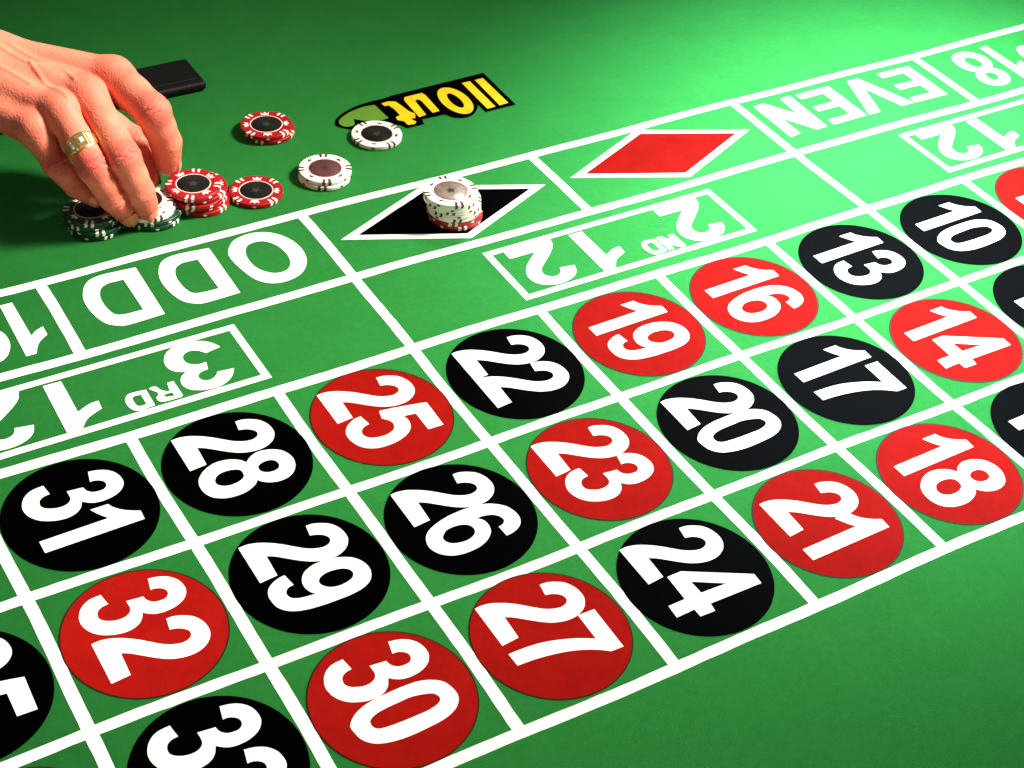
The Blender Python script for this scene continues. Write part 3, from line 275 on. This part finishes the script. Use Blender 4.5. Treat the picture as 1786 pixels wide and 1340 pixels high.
# ---------------------------------------------------------------- casino chips
T, R = 0.0345, 0.2035
def lathe(prof, m, name, n=72):
    vs = []; fs = []; k = len(prof)
    for i in range(n):
        a = 2 * math.pi * i / n
        for r, z in prof: vs.append((r * math.cos(a), r * math.sin(a), z))
    for i in range(n):
        for j in range(k - 1):
            a0, b0 = i * k + j, ((i + 1) % n) * k + j
            fs.append((a0, b0, b0 + 1, a0 + 1))
    return mesh(name, vs, fs, m, True)
bv = 0.0065
def profile(off=0.0):
    p = []
    for k in range(5):
        t = math.pi / 2 * k / 4; p.append((R - bv + math.sin(t) * bv + off * math.sin(t), T - bv + math.cos(t) * bv + off * math.cos(t)))
    q = [(a, T - z) for a, z in p[::-1]]
    return p, q
pt, pb = profile()
BODYP = [(0.0005, T - 0.0012), (0.128, T - 0.0012), (0.131, T), (0.16, T)] + pt + pb + [(0.05, 0.0), (0.0005, 0.0)]
def stripe_mesh(m):
    vs = []; fs = []
    t_, b_ = profile(0.0011)
    path = [(0.158, T + 0.0010), (0.178, T + 0.0011)] + t_ + [(R + 0.0011, T * 0.5)] + b_[:3]
    for c in (-0.115, 0.115):
        base = len(vs); nn = 3
        for j, (r, z) in enumerate(path):
            for k in range(nn):
                wob = 0.02 * math.sin(j * 1.3); a = c + wob + (k / (nn - 1) - 0.5) * 0.105
                vs.append((r * math.cos(a), r * math.sin(a), z))
        for j in range(len(path) - 1):
            for k in range(nn - 1):
                q = base + j * nn + k; fs.append((q, q + nn, q + nn + 1, q + 1))
    return mesh('stripe_pair', vs, fs, m)
def crown_mesh(m, k=1.0):
    pts = [(0.140, -0.026), (0.140, 0.026), (0.176, 0.036), (0.160, 0.015), (0.183, 0.0), (0.160, -0.015), (0.176, -0.036)]
    pts = [(0.162 + (a - 0.162) * k, b * k) for a, b in pts]
    return poly_mesh('crown_mark', [pts], m, T + 0.0012)
def spot_mesh(m):
    vs = [(R + 0.0016, 0, T * 0.5)]; n = 10
    for i in range(n):
        a = 2 * math.pi * i / n; th = 0.075 * math.cos(a)
        vs.append(((R + 0.0012) * math.cos(th), (R + 0.0012) * math.sin(th), T * 0.5 + 0.0085 * math.sin(a)))
    return mesh('edge_spot', vs, [(0, 1 + i, 1 + (i + 1) % n) for i in range(n)], m)
def inlay_mesh(m): return lathe([(0.1215, T + 0.0003), (0.118, T + 0.0008), (0.0004, T + 0.0008)][::-1] if 0 else [(0.0004, T + 0.0008), (0.119, T + 0.0008), (0.1215, T - 0.001)], m, 'inlay', 48)
def rim_mesh(m, a, b): return lathe([(a, T - 0.001), (a, T + 0.0014), (b, T + 0.0014), (b, T - 0.001)], m, 'inlay_rim', 48)
KIND = {
    'red': dict(body=lathe(BODYP, M['chip_red'], 'chip_body'), s=stripe_mesh(M['mark_white']), c=crown_mesh(M['mark_white']), d=spot_mesh(M['mark_white']), r=rim_mesh(M['rim_pale'], 0.1216, 0.131)),
    'green': dict(body=lathe(BODYP, M['chip_green'], 'chip_body'), s=stripe_mesh(M['mark_white']), c=crown_mesh(M['mark_white']), d=spot_mesh(M['mark_white']), r=rim_mesh(M['rim_pale'], 0.1216, 0.128)),
    'white': dict(body=lathe(BODYP, M['chip_white'], 'chip_body'), s=stripe_mesh(M['mark_dark']), c=crown_mesh(M['mark_dark'], 0.62), d=spot_mesh(M['mark_dark']), r=rim_mesh(M['rim_red'], 0.1216, 0.1255)),
}
EMB = poly_mesh('inlay_emblem', [[((0.040 if i % 2 else 0.020) * math.cos(i * math.pi / 5), (0.040 if i % 2 else 0.020) * math.sin(i * math.pi / 5)) for i in range(10)]], M['emblem'], T + 0.0013)
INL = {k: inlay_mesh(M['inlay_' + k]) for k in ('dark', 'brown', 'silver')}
def chip(kind, label, x, y, z, rot, inlay='dark', group='casino chips on the felt', tilt=(0, 0)):
    k = KIND[kind]; t = thing('casino_chip', label, 'chip', (x, y, z), rot, group)
    t.rotation_euler = (tilt[0], tilt[1], rot)
    link('chip_body', k['body'], t); link('inlay', INL[inlay], t); link('inlay_rim', k['r'], t)
    link('inlay_emblem', EMB, t)
    for i in range(4):
        a = i * math.pi / 2
        link('stripe_pair', k['s'], t, rotz=a); link('crown_mark', k['c'], t, rotz=a + math.pi / 4); link('edge_spot', k['d'], t, rotz=a + math.pi / 4)
    return t
D = math.radians
Z0 = 0.0045
ORD = ['topmost', 'second from the top', 'third from the top', 'fourth from the top', 'fifth from the top', 'sixth from the top', 'bottom']
def stack(kinds, top, base, rot_top, what, group, jit=0.008, inl='dark', zb=0.0, jx=None, tiltt=(0, 0)):
    n = len(kinds)
    for i, kd in enumerate(kinds):            # kinds listed from the bottom up
        f = i / max(1, n - 1); x = base[0] + (top[0] - base[0]) * f; y = base[1] + (top[1] - base[1]) * f
        if 0 < i < n - 1: x += random.uniform(-jit, jit); y += random.uniform(-jit, jit)
        if jx: x += jx[i][0]; y += jx[i][1]
        k = n - 1 - i; pos = 'topmost' if k == 0 else ('bottom' if i == 0 else ORD[k])
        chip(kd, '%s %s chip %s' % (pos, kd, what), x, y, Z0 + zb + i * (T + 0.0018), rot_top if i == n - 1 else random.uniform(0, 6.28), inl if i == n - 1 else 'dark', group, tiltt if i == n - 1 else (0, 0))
stack(['red', 'red'], (0.243, 2.962), (0.262, 2.955), D(-65), 'of the pair of red chips standing alone behind the others', 'pair of red chips')
chip('white', 'single white chip lying on the end of the yellow logo lettering', 1.004, 2.527, Z0, D(-80), group='casino chips on the felt')
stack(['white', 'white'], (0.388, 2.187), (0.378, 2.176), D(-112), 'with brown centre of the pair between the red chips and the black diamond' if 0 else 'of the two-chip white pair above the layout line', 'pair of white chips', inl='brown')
chip('red', 'single red chip lying flat just right of the tall red stack', -0.192, 2.177, Z0, D(-72))
stack(['red'] * 5, (-0.658, 2.246), (-0.598, 2.240), D(-120), 'of the five-chip red stack beside the fingers', 'stack of red chips', 0.012, jx=[(0, 0), (0.012, 0.01), (-0.01, -0.005), (0.03, 0.02), (0, 0)])
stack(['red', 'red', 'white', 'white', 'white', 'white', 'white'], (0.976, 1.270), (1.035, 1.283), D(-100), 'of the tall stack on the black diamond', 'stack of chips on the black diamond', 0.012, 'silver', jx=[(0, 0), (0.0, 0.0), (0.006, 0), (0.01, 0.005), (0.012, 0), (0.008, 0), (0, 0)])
stack(['green'] * 4, (-1.419, 2.296), (-1.405, 2.280), D(-115), 'of the dark green stack under the little finger', 'left stack of green chips', 0.014)
stack(['green', 'green'], (-0.985, 2.222), (-0.988, 2.218), D(-30), 'of the dark green pair under the white chips by the fingertips', 'green chips under the white chips')
stack(['white', 'white'], (-1.033, 2.249), (-1.020, 2.235), D(-25), 'held between the thumb and middle finger', 'white chips held by the fingers', zb=2 * (T + 0.0018))

# ---------------------------------------------------------------- the hand
person = thing('person', 'hand with a gold ring reaching from the upper left and gripping white chips', 'person', (-1.4, 2.5, 0.0))
P0 = np.array([-1.4, 2.5, 0.0])
CH = {
    'middle': [(-1.262, 2.640, 0.865, 0.135), (-1.205, 2.120, 0.620, 0.123), (-1.121, 2.090, 0.330, 0.106), (-1.064, 2.125, 0.125, 0.087)],
    'ring': [(-1.490, 2.560, 0.845, 0.125), (-1.412, 2.144, 0.580, 0.114), (-1.309, 2.115, 0.320, 0.099), (-1.205, 2.145, 0.130, 0.082)],
    'pinky': [(-1.690, 2.560, 0.755, 0.110), (-1.614, 2.386, 0.520, 0.090), (-1.503, 2.339, 0.340, 0.080), (-1.396, 2.302, 0.232, 0.066)],
    'index': [(-1.010, 2.790, 0.880, 0.145), (-0.891, 2.337, 0.800, 0.128), (-0.807, 2.349, 0.520, 0.112), (-0.796, 2.368, 0.330, 0.092)],
    'thumb': [(-1.62, 3.02, 0.70, 0.17), (-1.209, 2.880, 0.560, 0.150), (-0.945, 2.612, 0.400, 0.112), (-0.925, 2.465, 0.175, 0.090)],
}
WR = np.array([-1.93, 3.35, 0.86]); EL = np.array([-3.6, 5.3, 1.15])
def rcone(Pt, a, b, ra, rb):
    a = np.asarray(a[:3]); b = np.asarray(b[:3]); ba = b - a; L2 = ba @ ba
    h = np.clip(((Pt - a) @ ba) / L2, 0, 1)
    return np.sqrt((((Pt - a) - h[..., None] * ba) ** 2).sum(-1)) - (ra + (rb - ra) * h)
def smin(a, b, k):
    h = np.clip(0.5 + 0.5 * (b - a) / k, 0, 1); return b * (1 - h) + a * h - k * h * (1 - h)
def hand_sdf(Pt):
    palm = None
    for f, rw in (('index', 0.20), ('middle', 0.20), ('ring', 0.19), ('pinky', 0.17)):
        m = np.array(CH[f][0][:3]); 
        w0 = WR + (m - np.array([-1.35, 2.65, 0.84])) * 0.42
        d = rcone(Pt, w0, m - np.array([0, 0, 0.03]), rw, CH[f][0][3] + 0.012)
        palm = d if palm is None else smin(palm, d, 0.05)
    arm = rcone(Pt, WR + np.array([-0.13, 0.05, -0.03]), EL + np.array([-0.1, 0, 0]), 0.235, 0.36)
    arm = smin(arm, rcone(Pt, WR + np.array([0.13, 0.0, 0.0]), EL + np.array([0.15, 0, 0]), 0.215, 0.36), 0.1)
    palm = smin(palm, arm, 0.22)
    th = CH['thumb']; d = rcone(Pt, th[0], th[1], th[0][3], th[1][3]); palm = smin(palm, d, 0.14)
    fing = None
    for f, c in CH.items():
        d = None
        s = 1 if f == 'thumb' else 0
        for i in range(s, 3):
            # slight waist between the joints
            a, b = np.array(c[i]), np.array(c[i + 1]); mid = (a + b) / 2; mid[3] *= 0.955
            for q0, q1 in ((a, mid), (mid, b)):
                e = rcone(Pt, q0, q1, q0[3], q1[3]); d = e if d is None else smin(d, e, 0.035)
        if fing is None: fing = d
        else:
            g = d - fing; fing = np.minimum(fing, d) + 0.011 * np.exp(-(g / 0.022) ** 2)
    out = smin(palm, fing, 0.06)
    return out
def surface_nets(f, lo, hi, h):
    n = np.ceil((np.array(hi) - np.array(lo)) / h).astype(int) + 1
    ax = [lo[i] + h * np.arange(n[i]) for i in range(3)]
    Bk = 12; nb = np.ceil(n / Bk).astype(int)
    cx = [lo[i] + h * (np.arange(nb[i]) * Bk + (Bk - 1) / 2) for i in range(3)]
    X, Y, Z = np.meshgrid(*cx, indexing='ij'); dc = f(np.stack([X, Y, Z], -1))
    Fv = np.repeat(np.repeat(np.repeat(np.where(dc < 0, -1.0, 1.0).astype(np.float32), Bk, 0), Bk, 1), Bk, 2)[:n[0], :n[1], :n[2]].copy()
    for bi, bj, bk in np.argwhere(np.abs(dc) < h * Bk * 1.15):
        sl_ = tuple(slice(q * Bk, min((q + 1) * Bk, n[d])) for d, q in enumerate((bi, bj, bk)))
        X, Y, Z = np.meshgrid(ax[0][sl_[0]], ax[1][sl_[1]], ax[2][sl_[2]], indexing='ij')
        Fv[sl_] = f(np.stack([X, Y, Z], -1))
    sgn = Fv < 0
    c = sgn[:-1, :-1, :-1].astype(np.int8)
    acc = np.zeros(c.shape, np.int8)
    for dx in (0, 1):
        for dy in (0, 1):
            for dz in (0, 1): acc += sgn[dx:n[0] - 1 + dx, dy:n[1] - 1 + dy, dz:n[2] - 1 + dz]
    act = (acc > 0) & (acc < 8); idx = -np.ones(act.shape, int); ids = np.argwhere(act); idx[act] = np.arange(len(ids))
    ps = np.zeros((len(ids), 3)); cnt = np.zeros(len(ids))
    I, J, K = ids.T
    cor = [(a, b, c_) for a in (0, 1) for b in (0, 1) for c_ in (0, 1)]
    for a in cor:
        for d in range(3):
            if a[d]: continue
            b = list(a); b[d] = 1
            fa = Fv[I + a[0], J + a[1], K + a[2]]; fb = Fv[I + b[0], J + b[1], K + b[2]]
            m = (fa < 0) != (fb < 0); t = np.where(m, fa / np.where(m, fa - fb, 1), 0)
            q = np.array(a, float)[None, :].repeat(len(ids), 0); q[:, d] += t
            ps[m] += q[m]; cnt[m] += 1
    ps = (ids + ps / cnt[:, None]) * h + np.array(lo)
    faces = []
    for d in range(3):
        e1, e2 = [(1, 2), (2, 0), (0, 1)][d]
        s0 = [slice(None)] * 3; s1 = [slice(None)] * 3; s0[d] = slice(0, -1); s1[d] = slice(1, None)
        ed = sgn[tuple(s0)] != sgn[tuple(s1)]; E = np.argwhere(ed)
        ok = (E[:, e1] > 0) & (E[:, e2] > 0) & (E[:, e1] < n[e1] - 1) & (E[:, e2] < n[e2] - 1); E = E[ok]
        def g(o1, o2):
            q = E.copy(); q[:, e1] -= o1; q[:, e2] -= o2; return idx[q[:, 0], q[:, 1], q[:, 2]]
        Q = np.stack([g(1, 1), g(0, 1), g(0, 0), g(1, 0)], 1)
        inside = sgn[E[:, 0], E[:, 1], E[:, 2]]
        Q[~inside] = Q[~inside][:, ::-1]
        faces.append(Q)
    return ps, np.concatenate(faces)
pv, pf = surface_nets(hand_sdf, (-4.05, 1.95, 0.02), (-0.62, 5.75, 1.6), 0.0095)
# cut the forearm where the sleeve covers it is outside the picture; keep all
nrm = np.zeros_like(pv); e_ = 0.004
for d in range(3):
    q = pv.copy(); q[:, d] += e_; q2 = pv.copy(); q2[:, d] -= e_; nrm[:, d] = hand_sdf(q) - hand_sdf(q2)
nrm /= np.linalg.norm(nrm, axis=1)[:, None] + 1e-9
disp = np.zeros(len(pv))
rs = np.random.RandomState(3)
for f, c in CH.items():
    for j, amp in ((1, 1.0), (2, 0.75)):
        o_ = np.array(c[j][:3]); ax_ = np.array(c[j + 1][:3]) - np.array(c[j - 1][:3]); ax_ /= np.linalg.norm(ax_)
        rel = pv - o_; along = rel @ ax_; rad_ = np.linalg.norm(rel - along[:, None] * ax_, axis=1)
        dz = np.array([0.1, -0.7, 0.6]); dz -= ax_ * (dz @ ax_); dz /= np.linalg.norm(dz)
        dors = np.clip((nrm @ dz - 0.15) / 0.5, 0, 1); near = (rad_ < c[j][3] * 1.35)
        side = np.cross(ax_, dz); sw = rel @ side
        for k_ in range(5):
            pos = (k_ - 2) * 0.026 + rs.uniform(-0.005, 0.005); bend = rs.uniform(-0.35, 0.35); wv = 0.006 * np.sin(sw * 60 + k_ * 2)
            disp -= amp * 0.0065 * (1 - abs(k_ - 2) * 0.22) * np.exp(-((along - pos - bend * np.abs(sw) - wv) / 0.0075) ** 2) * dors * near
# tendons and veins on the back of the hand
def polyd(pts):
    d = None
    for a_, b_ in zip(pts, pts[1:]):
        a_ = np.array(a_); b_ = np.array(b_); ba = b_ - a_; hh = np.clip(((pv[:, :2] - a_) @ ba) / (ba @ ba), 0, 1)
        q = np.linalg.norm(pv[:, :2] - a_ - hh[:, None] * ba, axis=1); d = q if d is None else np.minimum(d, q)
    return d
upf = np.clip((nrm[:, 2] - 0.05) / 0.4, 0, 1) * (pv[:, 2] > 0.75)
for pts, wd_, am in (([(-1.75, 3.25), (-1.55, 2.95), (-1.52, 2.72), (-1.44, 2.5)], 0.016, 0.012), ([(-1.62, 3.2), (-1.47, 2.98), (-1.36, 2.86), (-1.33, 2.66)], 0.014, 0.010), ([(-1.55, 2.95), (-1.38, 2.93), (-1.2, 2.75)], 0.013, 0.009), ([(-2.1, 3.4), (-1.85, 3.15), (-1.72, 2.95), (-1.62, 2.75)], 0.017, 0.010)):
    disp += am * np.exp(-(polyd(pts) / wd_) ** 2) * upf
pv = pv + nrm * disp[:, None]
me = bpy.data.meshes.new('body'); me.from_pydata([tuple((v - P0) * S) for v in pv], [], [tuple(int(i) for i in q) for q in pf if min(q) >= 0]); me.update()
me.polygons.foreach_set('use_smooth', [True] * len(me.polygons))
# redder skin over the knuckles and fingertips, as the skin itself has it
att = me.color_attributes.new('redness', 'FLOAT_COLOR', 'POINT'); red = np.zeros(len(pv))
for f, c in CH.items():
    for j, (rad, s_) in {0: (0.10, 0.35), 1: (0.085, 1.0), 2: (0.06, 0.6), 3: (0.10, 0.8)}.items():
        red = np.maximum(red, s_ * np.exp(-((np.linalg.norm(pv - (np.array(c[j][:3]) + np.array([0, -0.05, 0.06])), axis=1) / (rad * 1.5)) ** 2)))
att.data.foreach_set('color', np.stack([red, red, red, np.ones(len(red))], 1).astype(np.float32).ravel())
sk = bpy.data.materials.new('skin'); sk.use_nodes = True; nt = sk.node_tree; b = nt.nodes['Principled BSDF']
at = nt.nodes.new('ShaderNodeAttribute'); at.attribute_name = 'redness'
tc = nt.nodes.new('ShaderNodeTexCoord')
nz = nt.nodes.new('ShaderNodeTexNoise'); nz.inputs['Scale'].default_value = 70; nz.inputs['Detail'].default_value = 6
nt.links.new(tc.outputs['Object'], nz.inputs['Vector'])
ml = nt.nodes.new('ShaderNodeMath'); ml.operation = 'MULTIPLY_ADD'; ml.inputs[1].default_value = 1.4; ml.inputs[2].default_value = -0.6
nt.links.new(nz.outputs['Fac'], ml.inputs[0])
ad = nt.nodes.new('ShaderNodeMath'); ad.operation = 'ADD'; ad.use_clamp = True; nt.links.new(ml.outputs[0], ad.inputs[0]); nt.links.new(at.outputs['Fac'], ad.inputs[1])
mx = nt.nodes.new('ShaderNodeMix'); mx.data_type = 'RGBA'; mx.inputs['A'].default_value = (0.74, 0.205, 0.12, 1); mx.inputs['B'].default_value = (0.58, 0.095, 0.065, 1)
nt.links.new(ad.outputs[0], mx.inputs['Factor']); nt.links.new(mx.outputs['Result'], b.inputs['Base Color'])
b.inputs['Roughness'].default_value = 0.55; b.inputs['Specular IOR Level'].default_value = 0.25
b.inputs['Subsurface Weight'].default_value = 0.15; b.inputs['Subsurface Radius'].default_value = (1, 0.3, 0.15); b.inputs['Subsurface Scale'].default_value = 0.003
n2 = nt.nodes.new('ShaderNodeTexNoise'); n2.inputs['Scale'].default_value = 420; n2.inputs['Detail'].default_value = 5
n3 = nt.nodes.new('ShaderNodeTexVoronoi'); n3.inputs['Scale'].default_value = 700
nt.links.new(tc.outputs['Object'], n2.inputs['Vector']); nt.links.new(tc.outputs['Object'], n3.inputs['Vector'])
m4 = nt.nodes.new('ShaderNodeMath'); m4.operation = 'ADD'; nt.links.new(n2.outputs['Fac'], m4.inputs[0]); nt.links.new(n3.outputs['Distance'], m4.inputs[1])
bp = nt.nodes.new('ShaderNodeBump'); bp.inputs['Strength'].default_value = 0.35; bp.inputs['Distance'].default_value = 0.0007
nt.links.new(m4.outputs[0], bp.inputs['Height']); nt.links.new(bp.outputs['Normal'], b.inputs['Normal'])
me.materials.append(sk); link('body', me, person)
# nails
def nail(c, f, dors, size):
    a = np.array(c[2][:3]); t = np.array(c[3][:3]); r = c[3][3]; ax = (t - a) / np.linalg.norm(t - a)
    dv = np.array(dors, float); dv -= ax * (dv @ ax); dv /= np.linalg.norm(dv); sd = np.cross(ax, dv)
    vs = []; fs = []; nu, nv = 12, 10
    for i in range(nu + 1):
        for j in range(nv + 1):
            s = -1 + 2 * i / nu; q = -1 + 2 * j / nv
            w_ = math.sqrt(max(0.0, 1 - abs(s) ** 4)) * 0.98 + 0.02; ang = q * 0.82 * w_
            al = 0.01 + s * r * 0.72; rr = r * 1.0 + 0.006 - 0.01 * (q * q) * 0
            rr = math.sqrt(max(0.0001, (r + 0.007) ** 2 - max(0, al) ** 2 * 0.55))
            vs.append(tuple(t + ax * al + dv * rr * math.cos(ang) + sd * rr * math.sin(ang) - P0))
    for i in range(nu):
        for j in range(nv):
            q = i * (nv + 1) + j; fs.append((q, q + 1, q + nv + 2, q + nv + 1))
    link('fingernail', mesh('fingernail', vs, fs, M['nail'], True), person)
nail(CH['middle'], 'm', (0.45, -1.0, 0.1), 1); nail(CH['ring'], 'r', (-0.2, -1.0, 0.2), 1); nail(CH['index'], 'i', (0.8, -0.2, 0.2), 1); nail(CH['pinky'], 'p', (-0.4, -0.8, 0.5), 1); nail(CH['thumb'], 't', (0.9, 0.2, 0.2), 1)
# the gold ring on the ring finger
a = np.array(CH['ring'][0][:3]); t = np.array(CH['ring'][1][:3]); ax = (t - a) / np.linalg.norm(t - a); ctr = a + (t - a) * 0.66
dv = np.array([-0.15, -0.6, 0.75]); dv -= ax * (dv @ ax); dv /= np.linalg.norm(dv); sd = np.cross(ax, dv)
vs = []; fs = []; n = 64; rad = 0.1125
for i in range(n):
    th = 2 * math.pi * i / n; up = max(0, math.cos(th)); hw = 0.022 + 0.040 * up ** 1.2
    ro = rad + 0.010 + 0.012 * up ** 2
    for s, r_ in ((-1, rad - 0.01), (-1, ro - 0.004), (-0.8, ro), (0.8, ro), (1, ro - 0.004), (1, rad - 0.01)):
        vs.append(tuple(ctr + ax * s * hw + (dv * math.cos(th) + sd * math.sin(th)) * r_ - P0))
for i in range(n):
    for j in range(6):
        a0 = i * 6 + j; a1 = i * 6 + (j + 1) % 6; b0 = ((i + 1) % n) * 6 + j; b1 = ((i + 1) % n) * 6 + (j + 1) % 6
        fs.append((a0, b0, b1, a1))
ring = link('gold_ring', mesh('gold_ring', vs, fs, M['gold']), person, label='wide gold ring set with clear stones')
def block(th, al, w_, l_, h_, m, name, taper=0.8):
    o_ = dv * math.cos(th) + sd * math.sin(th); s_ = np.cross(ax, o_); c0 = ctr + ax * al + o_ * (rad + 0.018)
    vs = [tuple(c0 + s_ * x * w_ + ax * y * l_ - P0) for x, y in ((-1, -1), (1, -1), (1, 1), (-1, 1))] + [tuple(c0 + o_ * h_ + s_ * x * w_ * taper + ax * y * l_ * taper - P0) for x, y in ((-1, -1), (1, -1), (1, 1), (-1, 1))]
    link(name, mesh(name, vs, [(0, 3, 2, 1), (4, 5, 6, 7), (0, 1, 5, 4), (1, 2, 6, 5), (2, 3, 7, 6), (3, 0, 4, 7)], m), ring)
block(0.0, 0, 0.034, 0.050, 0.014, M['gold'], 'setting', 0.9)
block(0.0, 0, 0.021, 0.024, 0.024, M['stone'], 'stone', 0.6)
for sg in (-1, 1):
    block(sg * 0.40, 0, 0.006, 0.052, 0.012, M['gold'], 'setting', 0.8)
    block(sg * 0.56, 0.012, 0.011, 0.014, 0.010, M['stone'], 'stone', 0.6)
    block(sg * 0.56, -0.02, 0.011, 0.012, 0.010, M['stone'], 'stone', 0.6)
# sleeve, outside the picture
vs = []; fs = []; n = 32; A = np.array([-2.75, 4.30, 1.0]); Bq = np.array([-4.3, 6.1, 1.25]); ax2 = (Bq - A) / np.linalg.norm(Bq - A); u1 = np.cross(ax2, [0, 0, 1]); u1 /= np.linalg.norm(u1); u2 = np.cross(u1, ax2)
for s, r_ in ((0.0, 0.40), (0.0, 0.46), (0.25, 0.47), (0.6, 0.49), (1.0, 0.55)):
    for i in range(n):
        th = 2 * math.pi * i / n; vs.append(tuple(A + (Bq - A) * s + (u1 * math.cos(th) * 1.12 + u2 * math.sin(th)) * (r_ + 0.012 * math.sin(5 * th + 9 * s)) - P0))
for j in range(4):
    for i in range(n): fs.append((j * n + i, j * n + (i + 1) % n, (j + 1) * n + (i + 1) % n, (j + 1) * n + i))
fs.append(tuple(range(4 * n, 5 * n)))
link('sleeve', mesh('sleeve', vs, fs, M['shirt'], True), person)
